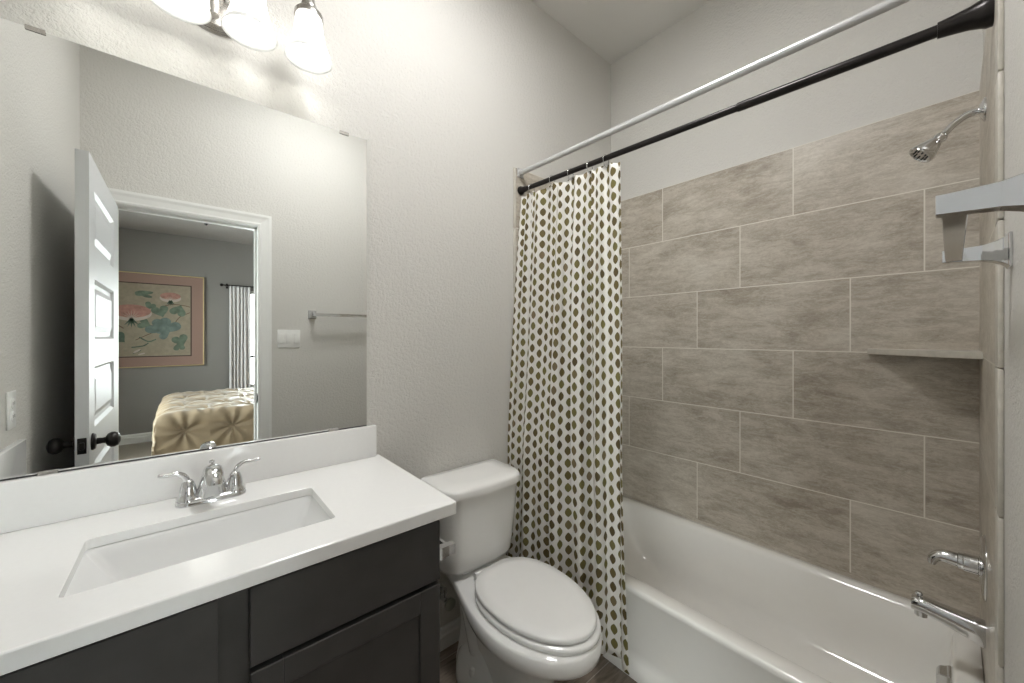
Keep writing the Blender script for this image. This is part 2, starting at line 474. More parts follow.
# stiles and rails
box(bm, (LX0, LY0, .01), (LX1, PY0, LZ)); box(bm, (LX0, PY1, .01), (LX1, LY1, LZ))
tops = [LZ] + [a for a, b in ZP]; bots = [b for a, b in ZP] + [.01]
for tp, bt in zip(tops, bots): box(bm, (LX0, PY0, bt), (LX1, PY1, tp))
for a, b in ZP:                                   # sticking and raised panels, both faces
    for side in (-1, 1):
        xs = LX1 if side > 0 else LX0
        q = lambda dy, dx: [Vector((xs - side * dx, y, z)) for y, z in ((PY0 + dy, a + dy), (PY1 - dy, a + dy), (PY1 - dy, b - dy), (PY0 + dy, b - dy))]
        loft(bm, [q(0, 0), q(.012, .011), q(.030, .011), q(.055, .003)], cap0=False, cap1=True)
leafo = d.add('door_leaf', bm, 'door', smooth=False)
bm = new(); box(bm, (LX0 + .006, LY1 - .0005, .905), (LX1 - .006, LY1 + .002, .965), 0.001)
box(bm, (LX0 + .011, LY1, .922), (LX1 - .011, LY1 + .009, .948), 0.002)
d.add('latch_plate', bm, 'bronze', 'dark latch plate with bolt')
KY = LY1 - .062
for s, xs in ((1, LX1), (-1, LX0)):
    bm = new()
    lathe(bm, [(0.033, 0), (0.033, .004), (.028, .010), (.013, .013), (.011, .030), (.013, .036), (.024, .042), (.030, .052), (.030, .062), (.024, .072), (.010, .078)],
          (xs, KY, .936), (s, 0, 0), 28)
    d.add('door_knob', bm, 'bronze', 'round dark bronze knob')

# ------------------------------------------------------------------ bedroom seen through the doorway
BY = -3.87; BZ = 2.70; BX0, BX1 = -1.9, 2.9
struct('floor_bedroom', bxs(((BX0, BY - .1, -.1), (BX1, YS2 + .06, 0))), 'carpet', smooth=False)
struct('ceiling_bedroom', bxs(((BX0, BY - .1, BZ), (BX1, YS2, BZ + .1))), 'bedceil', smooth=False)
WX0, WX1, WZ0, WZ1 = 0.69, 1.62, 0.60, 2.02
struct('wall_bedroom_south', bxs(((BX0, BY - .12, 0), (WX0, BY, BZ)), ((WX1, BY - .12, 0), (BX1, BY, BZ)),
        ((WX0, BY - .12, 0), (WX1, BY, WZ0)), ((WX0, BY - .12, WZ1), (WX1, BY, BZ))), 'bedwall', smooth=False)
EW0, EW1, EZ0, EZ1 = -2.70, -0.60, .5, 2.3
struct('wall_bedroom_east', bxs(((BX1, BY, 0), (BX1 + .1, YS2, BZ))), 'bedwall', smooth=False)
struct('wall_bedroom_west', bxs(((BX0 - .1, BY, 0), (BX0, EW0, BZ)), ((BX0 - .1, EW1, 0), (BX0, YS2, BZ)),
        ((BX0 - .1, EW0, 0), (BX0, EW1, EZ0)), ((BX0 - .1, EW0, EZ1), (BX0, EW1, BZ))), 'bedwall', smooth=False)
w = Thing('added_window_2', 'added wide bedroom side window, out of view', None, (BX0, (EW0 + EW1) / 2, EZ0), structure=True)  # added unseen window, sends daylight through the doorway onto the tub apron
wm = (EW0 + EW1) / 2
w.add('window_frame', bxs(((BX0 - .09, EW0, EZ0), (BX0 - .03, EW0 + .05, EZ1)), ((BX0 - .09, EW1 - .05, EZ0), (BX0 - .03, EW1, EZ1)), ((BX0 - .09, wm - .03, EZ0), (BX0 - .03, wm + .03, EZ1)),
      ((BX0 - .09, EW0, EZ0), (BX0 - .03, EW1, EZ0 + .05)), ((BX0 - .09, EW0, EZ1 - .05), (BX0 - .03, EW1, EZ1))), 'trim', smooth=False)
w.add('window_pane', bxs(((BX0 - .063, EW0 + .02, EZ0 + .02), (BX0 - .058, EW1 - .02, EZ1 - .02))), 'glass', smooth=False)
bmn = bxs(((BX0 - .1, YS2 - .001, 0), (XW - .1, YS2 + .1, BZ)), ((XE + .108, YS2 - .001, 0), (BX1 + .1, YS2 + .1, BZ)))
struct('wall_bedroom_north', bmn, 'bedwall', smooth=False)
baseboard('baseboard_bedroom', ((BX0, BY), (BX1, BY)), 0.12)
w = Thing('window_1', 'bright bedroom window with a dark meeting rail', None, ((WX0 + WX1) / 2, BY, WZ0), structure=True)
fr = .045
w.add('window_frame', bxs(((WX0, BY - .10, WZ0), (WX0 + fr, BY - .03, WZ1)), ((WX1 - fr, BY - .10, WZ0), (WX1, BY - .03, WZ1)),
      ((WX0, BY - .10, WZ0), (WX1, BY - .03, WZ0 + fr)), ((WX0, BY - .10, WZ1 - fr), (WX1, BY - .03, WZ1))), 'trim', smooth=False)
w.add('meeting_rail', bxs(((WX0 + .01, BY - .095, 1.03), (WX1 - .01, BY - .035, 1.065))), 'darkwood', 'dark meeting rail', smooth=False)
w.add('window_pane', bxs(((WX0 + .02, BY - .068, WZ0 + .02), (WX1 - .02, BY - .063, WZ1 - .02))), 'glass', smooth=False)
w.add('window_sill', bxs(((WX0 - .03, BY - .03, WZ0 - .025), (WX1 + .03, BY + .03, WZ0)), bev=.003), 'trim', smooth=False)

# bedroom curtain rod and panel
t = Thing('drapery_rod', 'thin dark rod with ball end above the bedroom window', 'curtain rod', (1.15, BY, 2.07))
bm = new(); tube(bm, [(.40, BY + .08, 2.07), (1.95, BY + .08, 2.07)], .008, 12)
t.add('rod', bm, 'bronze')
for x in (.385, 1.965):
    bm = new(); s = 1 if x > 1 else -1
    lathe(bm, [(.008, -.02), (.018, -.012), (.022, 0), (.018, .012), (.004, .02)], (x, BY + .08, 2.07), (s, 0, 0), 16)
    t.add('finial', bm, 'bronze')
for x in (.45, 1.90):
    t.add('bracket', bxs(((x - .006, BY, 2.058), (x + .006, BY + .085, 2.070)), ((x - .012, BY, 2.03), (x + .012, BY + .006, 2.10))), 'bronze', smooth=False)

def cloth_panel(x0, x1, y, z0, z1, folds, amp, seed, n=160, nz=24):
    rnd = random.Random(seed); bm = new()
    ph = [rnd.uniform(-.5, .5) for _ in range(5)]
    rings = []
    for k in range(nz + 1):
        f = k / nz; z = z1 + (z0 - z1) * f; r = []
        for i in range(n + 1):
            s = i / n
            w_ = s + .02 * math.sin(2 * PI * (s * 2 + ph[0])) + .012 * math.sin(2 * PI * (s * 5 + ph[1]) + 2 * f)
            a = amp * (.55 + .45 * min(1, f * 3))
            r.append(Vector((x0 + (x1 - x0) * s + .012 * f * math.sin(9 * s), y + a * math.sin(2 * PI * folds * w_) + .006 * math.sin(4 * f + 7 * s), z)))
        rings.append(r)
    loft(bm, rings, False, False, closed=False)
    return bm
bm = cloth_panel(.475, .715, BY + .08, .06, 2.062, 5.5, .026, 4)
o = single('window_curtain', bm, 'sheer', 'pale gathered curtain panel hanging left of the bedroom window', 'curtain', (.595, BY + .08, .06))
sol = o.modifiers.new('thick', 'SOLIDIFY'); sol.thickness = .002

# framed flower painting on the bedroom wall
FX0, FX1, FZ0, FZ1 = -1.32, .197, .955, 2.16
IX0, IX1, IZ0, IZ1 = -1.17, .055, 1.097, 2.02
t = Thing('framed_painting', 'large painting of pink flowers in a dusty pink mat on the bedroom wall', 'picture', ((FX0 + FX1) / 2, BY, FZ0))
g = .012
t.add('frame', bxs(((FX0, BY, FZ0), (FX0 + g, BY + .028, FZ1)), ((FX1 - g, BY, FZ0), (FX1, BY + .028, FZ1)),
      ((FX0, BY, FZ0), (FX1, BY + .028, FZ0 + g)), ((FX0, BY, FZ1 - g), (FX1, BY + .028, FZ1)), bev=.002), 'gold', smooth=False)
t.add('mat_board', bxs(((FX0 + .01, BY + .002, FZ0 + .01), (FX1 - .01, BY + .016, FZ1 - .01))), 'pinkmat', 'dusty pink mat', smooth=False)
bm = new()
def mi(bm, f0, idx):
    for f in bm.faces[f0:]: f.material_index = idx
def poly(bm, pts, y, idx):
    vs = [bm.verts.new((x, y, z)) for x, z in pts]
    f = bm.faces.new(vs); f.material_index = idx
    if f.normal.y < 0: pass
    return f
YA = BY + .0185
box(bm, (IX0 - .012, BY + .010, IZ0 - .012), (IX1 + .012, YA, IZ1 + .012)); bm.faces.ensure_lookup_table(); mi(bm, 0, 1)
n0 = len(bm.faces)
box(bm, (IX0, BY + .012, IZ0), (IX1, YA + .001, IZ1)); bm.faces.ensure_lookup_table(); mi(bm, n0, 0)
layer = [YA + .0014]
def pz(px, py):                 # spot inside the painting, 0..1 across the visible part
    return (-.65 + px * .70, 2.02 - py * .92)
def blob(cx, cy, rx, ry, rot, idx, lobes=0, la=.15, n=28):
    c = pz(cx, cy); pts = []
    for i in range(n):
        a = 2 * PI * i / n; r = 1 + la * math.cos(lobes * a) if lobes else 1
        x = rx * r * math.cos(a); z = ry * r * math.sin(a)
        pts.append((c[0] + x * math.cos(rot) - z * math.sin(rot), c[1] + x * math.sin(rot) + z * math.cos(rot)))
    poly(bm, pts, layer[0], idx); layer[0] += .00012
def heart(cx, cy, s, rot, idx):
    c = pz(cx, cy); pts = []
    for i in range(30):
        a = 2 * PI * i / 30
        x = s * math.sin(a) ** 3; z = s * (.81 * math.cos(a) - .31 * math.cos(2 * a) - .12 * math.cos(3 * a) - .06 * math.cos(4 * a))
        pts.append((c[0] + x * math.cos(rot) - z * math.sin(rot), c[1] + x * math.sin(rot) + z * math.cos(rot)))
    poly(bm, pts, layer[0], idx); layer[0] += .00012
def stroke(pts, wd, idx):
    P = smooth_path([(*pz(*p), 0) for p in pts], 5)
    for a, b in zip(P, P[1:]):
        dd = (b - a); nn = Vector((-dd.y, dd.x, 0)).normalized() * wd
        poly(bm, [((a + nn).x, (a + nn).y), ((b + nn).x, (b + nn).y), ((b - nn).x, (b - nn).y), ((a - nn).x, (a - nn).y)], layer[0], idx)
    layer[0] += .00012
# mats: 0 silk 1 dark 2 petal 3 pale 4 leaf 5 bluegreen 6 darkleaf 7 stem
stroke([(-.8, .25), (-.3, .42), (-.1, .5), (.1, .62)], .005, 7)
stroke([(1.0, .38), (.85, .45), (.75, .57), (.62, .62), (.42, .70), (.25, .78)], .004, 7)
stroke([(1.0, .30), (.9, .28), (.75, .27), (.62, .30)], .004, 7)
blob(.35, .13, .085, .032, .15, 4, 3, .12); blob(.40, .17, .05, .018, -.2, 4)
for hx, hy, s, r, c in ((.58, .37, .085, .3, 4), (.44, .30, .055, -.5, 4), (.83, .36, .085, 2.8, 4), (.52, .60, .105, .9, 5), (.70, .58, .115, -.5, 5),
                        (.62, .68, .08, 2.0, 5), (.86, .78, .085, .4, 4), (.84, .88, .06, 3.3, 4), (.04, .75, .075, .8, 6), (-.35, .62, .11, .4, 5), (-.55, .28, .10, 2.2, 4), (.36, .55, .07, 1.2, 4), (-.7, .7, .1, .2, 4)):
    heart(hx, hy, s, r, c)
for cx, cy, R in ((.20, .40, .185), (.72, .17, .105), (-.55, .45, .15)):
    c = pz(cx, cy)
    def fan(r0, sq, idx, rimz):
        pts = [(c[0] + r0 * math.cos(a) * 1.0, c[1] + r0 * sq * math.sin(a) + rimz) for a in [2 * PI * i / 40 for i in range(40)]]
        poly(bm, pts, layer[0], idx); layer[0] += .00012
    fan(R, .52, 3, -.012); fan(R * .96, .46, 2, .016)
    for i in range(9):
        a = PI * (.08 + .84 * i / 8)
        b0 = (c[0], c[1] - R * .42)
        tip = (c[0] + R * .62 * math.cos(a), c[1] - R * .42 + R * .62 * math.sin(a))
        nx, nz = -math.sin(a) * .0045, math.cos(a) * .0045
        poly(bm, [(b0[0] + nx, b0[1] + nz), tip, (b0[0] - nx, b0[1] - nz)], layer[0], 3)
    layer[0] += .00012
    for a in (-1.2, -1.57, -1.95, -.8, -2.3):
        b0 = (c[0], c[1] - R * .45)
        tip = (c[0] + R * .55 * math.cos(a), c[1] - R * .45 + R * .6 * math.sin(a))
        nx, nz = -math.sin(a) * .016, math.cos(a) * .016
        poly(bm, [(b0[0] + nx, b0[1] + nz), tip, (b0[0] - nx, b0[1] - nz)], layer[0], 6)
    layer[0] += .00012
for p in (([(.3, .74), (.42, .80), (.52, .77)]), ([(.2, .88), (.35, .86), (.42, .82)]), ([(.22, .96), (.32, .92)])): stroke(p, .007, 6)
blob(.27, .93, .04, .012, .6, 3); blob(.33, .97, .035, .010, .3, 3)
t.add('artwork', bm, ['silk', 'darkline', 'petal', 'petalw', 'leaf', 'leafb', 'leafd', 'stem'], 'painted flowers and leaves on tan silk', smooth=False, recalc=False)

# added bedroom lamp for fill light, unseen; only its pull chain shows
t = Thing('added_ceiling_lamp', 'added round bedroom ceiling lamp, out of view, with a short pull chain', 'ceiling lamp', (.155, -1.9, BZ))
bm = new(); lathe(bm, [(.17, 0), (.17, -.015), (.155, -.02)], (.155, -1.9, BZ), 'z', 40); t.add('base', bm, 'nickel')
bm = new(); lathe(bm, [(.15, -.02), (.145, -.05), (.12, -.08), (.07, -.10), (.01, -.107)], (.155, -1.9, BZ), 'z', 40); t.add('glass_dome', bm, 'added_bedlamp')
bm = new(); tube(bm, [(.155, -1.9, BZ - .10), (.155, -1.9, 2.46)], .0016, 6)
ch = t.add('pull_chain', bm, 'bronze')
bm = new(); lathe(bm, [(.003, .014), (.012, .008), (.014, 0), (.010, -.010), (.002, -.014)], (.155, -1.9, 2.448), 'z', 16)
t.add('pull_ball', bm, 'bronze', under=ch)

# bed with pintuck comforter
BEX0, BEX1, BEY0, BEY1, BTOP = -.17, 1.95, -3.02, -1.44, .665
t = Thing('bed', 'low bed base and mattress under the gold comforter', 'bed', ((BEX0 + BEX1) / 2, (BEY0 + BEY1) / 2, 0))
t.add('mattress', bxs(((BEX0 + .05, BEY0 + .05, .32), (BEX1, BEY1 - .05, .60)), bev=.04), 'mattress')
t.add('box_spring', bxs(((BEX0 + .05, BEY0 + .05, .14), (BEX1, BEY1 - .05, .318)), bev=.02), 'mattress')
for x in (BEX0 + .12, BEX1 - .08):
    for y in (BEY0 + .12, BEY1 - .12):
        t.add('leg', bxs(((x - .03, y - .03, 0), (x + .03, y + .03, .14)), bev=.004), 'darkwood')
bm = new()
NU, NV = 150, 150
hang = .50
def comf(u, v):
    """u, v in cloth metres measured from the top's centre line; folds over the edges"""
    hx0, hx1, hy = BEX0, BEX1, (BEY1 - BEY0) / 2
    cy = (BEY0 + BEY1) / 2
    # position along x: u from -hang (over foot end) to full length
    def over(t_, lim, r=.07):
        if t_ <= lim - r: return t_, 0.0, 0.0
        s = t_ - (lim - r); arc = r * PI / 2
        if s < arc:
            a = s / r; return lim - r + r * math.sin(a), -(r - r * math.cos(a)), a
        return lim, -(r + s - arc), PI / 2
    y, dzy, ay = over(abs(v), hy)
    x_, dzx, ax = over(-u, 0.0)   # foot end
    x = hx0 - x_
    sgn = 1 if v >= 0 else -1
    z = BTOP + min(dzx, dzy) if (dzx < 0 and dzy < 0) else BTOP + dzx + dzy
    # pintuck pattern, pinches on a staggered grid
    S = .33
    best = 9; bu = bv = 0
    iu = math.floor(u / S); iv = math.floor(v / (S * .9))
    for a in range(iu - 1, iu + 3):
        for b in range(iv - 1, iv + 3):
            cu = (a + (.5 if b % 2 else 0)) * S; cv = b * S * .9
            dd = math.hypot(u - cu, v - cv)
            if dd < best: best = dd; bu, bv = u - cu, v - cv
    ang = math.atan2(bv, bu)
    h = .042 * (1 - math.exp(-(best / .08) ** 1.1)) + .011 * math.cos(8 * ang + 1.5 * math.sin(u * 9)) * math.exp(-best / .17) * min(1, best / .02)
    h += .005 * math.sin(u * 17 + 3 * v) * math.sin(v * 13 - 2 * u)
    nx = -math.sin(ax); ny = sgn * math.sin(ay); nz = math.cos(ax) * math.cos(ay)
    ln = math.sqrt(nx * nx + ny * ny + nz * nz) or 1
    return Vector((x + h * nx / ln, cy + sgn * y + h * ny / ln, z + h * nz / ln))
hy_ = (BEY1 - BEY0) / 2
us = [-.46 + (2.0 + .46) * i / (2 * NU) for i in range(2 * NU + 1)]
vs_ = [-(hy_ + .46) + 2 * (hy_ + .46) * j / (2 * NV) for j in range(2 * NV + 1)]
loft(bm, [[comf(u, v) for v in vs_] for u in us], False, False, closed=False)
o = single('comforter', bm, 'bedding', 'gold satin pintucked comforter spread over the bed', 'comforter', ((BEX0 + BEX1) / 2, (BEY0 + BEY1) / 2, .2), angle=80)
for p in ('_',):
    sol = o.modifiers.new('thick', 'SOLIDIFY'); sol.thickness = .012; sol.offset = -1

# ------------------------------------------------------------------ vanity cabinet
VX0, VX1, VY = XW, .522, .917           # carcass; door faces stand .012 proud
t = Thing('vanity_cabinet', 'dark espresso vanity cabinet with flat drawer fronts and panelled doors', 'cabinet', ((VX0 + VX1) / 2, 1.17, 0))
bm = bxs(((VX0, VY + .02, .10), (VX0 + .018, YN, .861)), ((VX1 - .018, VY + .02, .10), (VX1, YN, .861)), ((VX0, VY + .02, .10), (VX1, YN, .118)),
         ((VX0, YN - .01, .10), (VX1, YN, .861)), ((VX0, VY + .075, 0), (VX1, VY + .09, .10)), ((VX1 - .018, VY + .075, 0), (VX1, YN, .11)))
t.add('body', bm, 'cab', smooth=False)
bm = bxs(((VX0, VY, .10), (VX0 + .045, VY + .02, .861)), ((VX1 - .045, VY, .10), (VX1, VY + .02, .861)), ((.030, VY, .10), (.112, VY + .02, .861)))
for a, b in ((VX0 + .045, .030), (.112, VX1 - .045)):
    for c, d_ in ((.825, .861), (.655, .715), (.10, .14)): box(bm, (a, VY, c), (b, VY + .02, d_))
t.add('face_frame', bm, 'cab', smooth=False)
def shaker(x0, x1, z0, z1):
    bm = new(); r = .057
    yb, yf = VY - .0005, VY - .019
    box(bm, (x0, yf, z0), (x0 + r, yb, z1), .0015, 1); box(bm, (x1 - r, yf, z0), (x1, yb, z1), .0015, 1)
    box(bm, (x0 + r, yf, z0), (x1 - r, yb, z0 + r), .0015, 1); box(bm, (x0 + r, yf, z1 - r), (x1 - r, yb, z1), .0015, 1)
    box(bm, (x0 + r - .002, yf + .008, z0 + r - .002), (x1 - r + .002, yb, z1 - r + .002))
    return bm
for a, b in ((-.398, .047), (.097, .5185)):
    bm = new(); box(bm, (a, VY - .019, .695), (b, VY - .0005, .852), .0015, 1)
    t.add('drawer_front', bm, 'cab', smooth=False)
    t.add('door', shaker(a, b, .118, .683), 'cab', smooth=False)

# ------------------------------------------------------------------ vanity top with undermount sink
CX1, CY0 = .565, .885
SX0, SX1, SY0, SY1 = -.167, .286, 1.005, 1.257
t = Thing('countertop', 'white solid-surface vanity top with a rectangular undermount sink', 'countertop', ((XW + CX1) / 2, 1.16, ZCT))
bm = new()
ring = lambda r, z: rrect(XW + .001 if False else XW, CX1, CY0, YN - .001, (0.001, 0.001, 0.001, r), z, 6)
def hole(z, g=0.0): return rrect(SX0 - g, SX1 + g, SY0 - g, SY1 + g, .012, z, 6)
def ctop(z, inset):      # outer outline, chamfered at the front and right
    return rrect(XW, CX1 - inset, CY0 + inset, YN - .001, (.001, .001, .001, .008), z, 6)
outer = [ctop(.862, 0), ctop(ZCT - .003, 0), ctop(ZCT - .0008, .0012), ctop(ZCT, .004)]
inner = [hole(ZCT, .001), hole(ZCT - .001, 0), hole(ZCT - .022, 0)]
vo = loft(bm, outer, False, False); vi = loft(bm, inner, False, False)
n = len(vo[-1])
for i in range(n):
    j = (i + 1) % n
    bm.faces.new((vo[-1][i], vo[-1][j], vi[0][j], vi[0][i]))
# underside: slab is 22 mm, edges are built down
u1 = [bm.verts.new(p) for p in rrect(XW, CX1 - .03, CY0 + .03, YN - .001, (.001, .001, .001, .008), .862, 6)]
u2 = [bm.verts.new(p) for p in rrect(XW, CX1 - .03, CY0 + .03, YN - .001, (.001, .001, .001, .008), ZCT - .022, 6)]
for i in range(n):
    j = (i + 1) % n
    bm.faces.new((vo[0][i], vo[0][j], u1[j], u1[i])); bm.faces.new((u1[i], u1[j], u2[j], u2[i])); bm.faces.new((u2[i], u2[j], vi[-1][j], vi[-1][i]))
t.add('countertop_slab', bm, 'counter', angle=12)
ZBS = 1.011
bm = new(); box(bm, (XW, YMIR - .018, ZCT + .0005), (.547, YN - .001, ZBS), .002)
t.add('backsplash', bm, 'counter')
bm = new(); box(bm, (XW, CY0 + .004, ZCT + .0005), (XW + .018, YMIR - .019, ZBS), .002)
t.add('side_splash', bm, 'counter')
bm = new()
def sr(x0, x1, y0, y1, r, z): return rrect(x0, x1, y0, y1, r, z, 6)
rings = [sr(SX0 - .02, SX1 + .02, SY0 - .02, SY1 + .02, .02, ZCT - .023), sr(SX0 - .002, SX1 + .002, SY0 - .002, SY1 + .002, .014, ZCT - .0235),
         sr(SX0 + .003, SX1 - .002, SY0 + .002, SY1 - .002, .016, ZCT - .030),
         sr(SX0 + .050, SX1 - .030, SY0 + .018, SY1 - .012, .022, ZCT - .110), sr(SX0 + .062, SX1 - .042, SY0 + .030, SY1 - .022, .026, ZCT - .130),
         sr(SX0 + .085, SX1 - .065, SY0 + .048, SY1 - .045, .03, ZCT - .139), sr(SX0 + .20, SX1 - .20, SY0 + .11, SY1 - .10, .015, ZCT - .143)]
inn = rings
out = [[p + Vector((0, 0, -.010)) for p in r] for r in reversed(rings[1:])]
vr = loft(bm, inn, False, True); 
vr2 = loft(bm, [[Vector(((p.x - .0595) * 1.06 + .0595, (p.y - 1.13) * 1.09 + 1.13, p.z - .008)) for p in r] for r in inn], False, True)
a0, b0 = vr[0], vr2[0]
for i in range(len(a0)): bm.faces.new((a0[i], b0[i], b0[(i + 1) % len(a0)], a0[(i + 1) % len(a0)]))
sk = t.add('sink_basin', bm, 'sinkm', angle=50)
bm = new(); lathe(bm, [(.022, 0), (.022, .004), (.017, .005), (.015, .002), (.004, .001)], (.0595, 1.135, ZCT - .1428), 'z', 24)
t.add('drain', bm, 'chrome', 'chrome drain', under=sk)

# ------------------------------------------------------------------ faucet
FXC, FYC = .057, 1.345
t = Thing('faucet', 'chrome two-handle centerset faucet behind the sink', 'faucet', (FXC, FYC, ZCT))
def stad(hx, hy, z, n=24):
    pts = []
    for i in range(n):
        a = 2 * PI * i / n
        c = 1 if math.cos(a) >= 0 else -1
        pts.append(Vector((FXC + c * (hx - hy) + hy * math.cos(a), FYC + hy * math.sin(a), z)))
    return pts
bm = new(); loft(bm, [stad(.078, .028, ZCT), stad(.078, .028, ZCT + .006), stad(.073, .024, ZCT + .014), stad(.062, .017, ZCT + .018)])
t.add('base_plate', bm, 'chrome', angle=50)
# broad flared spout body, arching forward
bm = new(); rings = []
prof = [(0, .010, .046, .026), (-.001, .022, .038, .025), (-.002, .040, .031, .023), (-.006, .060, .0255, .021), (-.018, .078, .0225, .019), (-.038, .089, .0215, .018), (-.062, .092, .021, .017), (-.082, .086, .0205, .0165), (-.094, .075, .0195, .016), (-.097, .066, .0175, .0145)]
P = [Vector((0, a, b)) for a, b, _, _ in prof]
for k, (a, b, rx, rz) in enumerate(prof):
    T = (P[min(k + 1, len(P) - 1)] - P[max(k - 1, 0)]).normalized(); U = Vector((1, 0, 0)); W = T.cross(U)
    rings.append([Vector((FXC, FYC, ZCT)) + P[k] + U * rx * math.cos(2 * PI * j / 24) + W * rz * math.sin(2 * PI * j / 24) for j in range(24)])
loft(bm, rings)
t.add('spout', bm, 'chrome', angle=60)
for s in (-1, 1):
    hx = FXC + s * .051
    bm = new()
    lathe(bm, [(.026, .012), (.025, .020), (.020, .024), (.019, .034), (.0165, .048), (.0125, .060), (.008, .066), (.001, .068)], (hx, FYC, ZCT), 'z', 24)
    h = t.add('handle', bm, 'chrome', angle=50)
    path = smooth_path([(hx, FYC, ZCT + .052), (hx + s * .006, FYC - .002, ZCT + .074), (hx + s * .022, FYC - .004, ZCT + .087), (hx + s * .040, FYC - .006, ZCT + .088), (hx + s * .060, FYC - .008, ZCT + .091)], 6)
    rad = [.0085 - .0035 * i / (len(path) - 1) for i in range(len(path))]; rad[-1] = .003; rad[-2] = .0048
    bm = new(); tube(bm, path, rad, 12)
    t.add('lever', bm, 'chrome', under=h, angle=60)
bm = new(); tube(bm, [(FXC, FYC + .022, ZCT + .010), (FXC, FYC + .022, ZCT + .098)], .0025, 10)
lathe(bm, [(.0025, 0), (.0065, .002), (.0065, .007), (.002, .009)], (FXC, FYC + .022, ZCT + .094), 'z', 16)
t.add('lift_rod', bm, 'chrome')

# ------------------------------------------------------------------ mirror
MZ1, MX1 = 2.082, .516
t = Thing('mirror', 'large frameless mirror above the vanity', 'mirror', ((XW + MX1) / 2, YMIR, ZBS))
bm = new(); box(bm, (XW + .001, YMIR, ZBS + .004), (MX1, YN - .0005, MZ1))
bm.faces.ensure_lookup_table()
for f in bm.faces:
    f.material_index = 0 if abs(f.calc_center_median().y - YMIR) < 1e-4 else 1
t.add('mirror_glass', bm, ['mirror', 'mirroredge'], smooth=False)
t.add('gap_shade_strip', bxs(((XW + .001, YMIR - .0006, ZBS + .0003), (MX1, YN - .001, ZBS + .0038))), 'slot', 'dark strip painted for the shaded gap under the glass', smooth=False)  # dark strip standing in for the shade in the gap below the mirror
for x, top in ((-.272, 1), (.435, 1), (-.253, 0), (.40, 0)):
    bm = new()
    if top:
        box(bm, (x - .016, YMIR - .003, MZ1 - .007), (x + .016, YMIR - .0005, MZ1 + .004), .0005, 1)
    else:
        box(bm, (x - .016, YMIR - .003, ZBS + .0005), (x + .016, YMIR - .0005, ZBS + .009), .0005, 1)
    t.add('clip', bm, 'nickel', 'small metal clip')

# ------------------------------------------------------------------ vanity light
LXC, LZC = .065, 2.355
SHX = [-.165, -.012, .142, .295]; SHY, SHZ = 1.322, 2.217
t = Thing('vanity_light', 'brushed nickel four-shade vanity light above the mirror', 'wall lamp', (LXC, YN, LZC))
bm = new()
def ell(a, b, y): return [Vector((LXC + a * math.cos(2 * PI * i / 48), y, LZC + b * math.sin(2 * PI * i / 48))) for i in range(48)]
loft(bm, [ell(.115, .106, YN - .0005), ell(.115, .106, YN - .006), ell(.109, .100, YN - .011), ell(.106, .097, YN - .010), ell(.098, .089, YN - .017), ell(.093, .084, YN - .016), ell(.072, .064, YN - .026), ell(.03, .03, YN - .032)])
t.add('canopy', bm, 'nickel')
bm = new(); lathe(bm, [(.026, .0), (.030, .03), (.022, .045), (.020, .10), (.026, .112), (.018, .124), (.002, .128)], (LXC, YN - .028, LZC), (0, -1, 0), 28)
tube(bm, [(LXC, YN - .11, LZC - .01), (LXC, YN - .11, LZC + .03)], .028, 20)
t.add('hub', bm, 'nickel')
bm = new(); lathe(bm, [(.013, -.10), (.017, -.098), (.021, -.07), (.019, .0)], (LXC - .008, YN - .075, LZC), 'z', 20)
t.add('stem', bm, 'nickel')
for i, x in enumerate(SHX):
    path = smooth_path([(LXC, YN - .12, LZC + .01), (LXC + (x - LXC) * .35, SHY, LZC - .025), (LXC + (x - LXC) * .75, SHY, LZC + .035), (x, SHY, LZC + .055), (x, SHY, SHZ + .165)], 8)
    bm = new(); tube(bm, path, .0065, 12); t.add('arm', bm, 'nickel')
    bm = new(); lathe(bm, [(.010, .200), (.016, .195), (.018, .178), (.022, .170), (.023, .158), (.034, .150), (.040, .142), (.041, .128), (.038, .127)], (x, SHY, SHZ), 'z', 28)
    hd = t.add('shade_holder', bm, 'nickel')
    pr = [(.036, .142), (.0375, .128), (.039, .108), (.042, .085), (.047, .060), (.054, .036), (.061, .016), (.066, .003), (.067, .0)]
    bm = new(); lathe(bm, pr + [(.0655, .0005), (.0595, .014), (.0525, .034), (.0455, .058), (.0405, .084), (.0375, .107), (.036, .126), (.034, .138)], (x, SHY, SHZ), 'z', 40, False, False)
    for f in bm.faces:
        if f.calc_center_median().z < SHZ + .0100: f.material_index = 1
    t.add('shade', bm, ['shade', 'shaderim'], 'lit frosted white bell shade', angle=60)
    bm = new(); lathe(bm, [(.012, .11), (.013, .09), (.022, .070), (.028, .048), (.026, .032), (.016, .020), (.002, .016)], (x, SHY, SHZ), 'z', 20)
    t.add('bulb', bm, 'bulb', 'lit bulb')

# added flush lamp, out of view, that fills the bathroom with light
t = Thing('added_ceiling_lamp', 'added round flush ceiling lamp of the bathroom, out of view', 'ceiling lamp', (.66, .66, ZC))
bm = new(); lathe(bm, [(.235, 0), (.235, -.024), (.222, -.030), (.216, -.022)], (.66, .66, ZC), 'z', 40); t.add('base', bm, 'nickel')
bm = new(); lathe(bm, [(.215, -.0225), (.20, -.030), (.15, -.037), (.08, -.041), (.01, -.042)], (.66, .66, ZC), 'z', 40); t.add('glass_dome', bm, 'added_bathlamp')

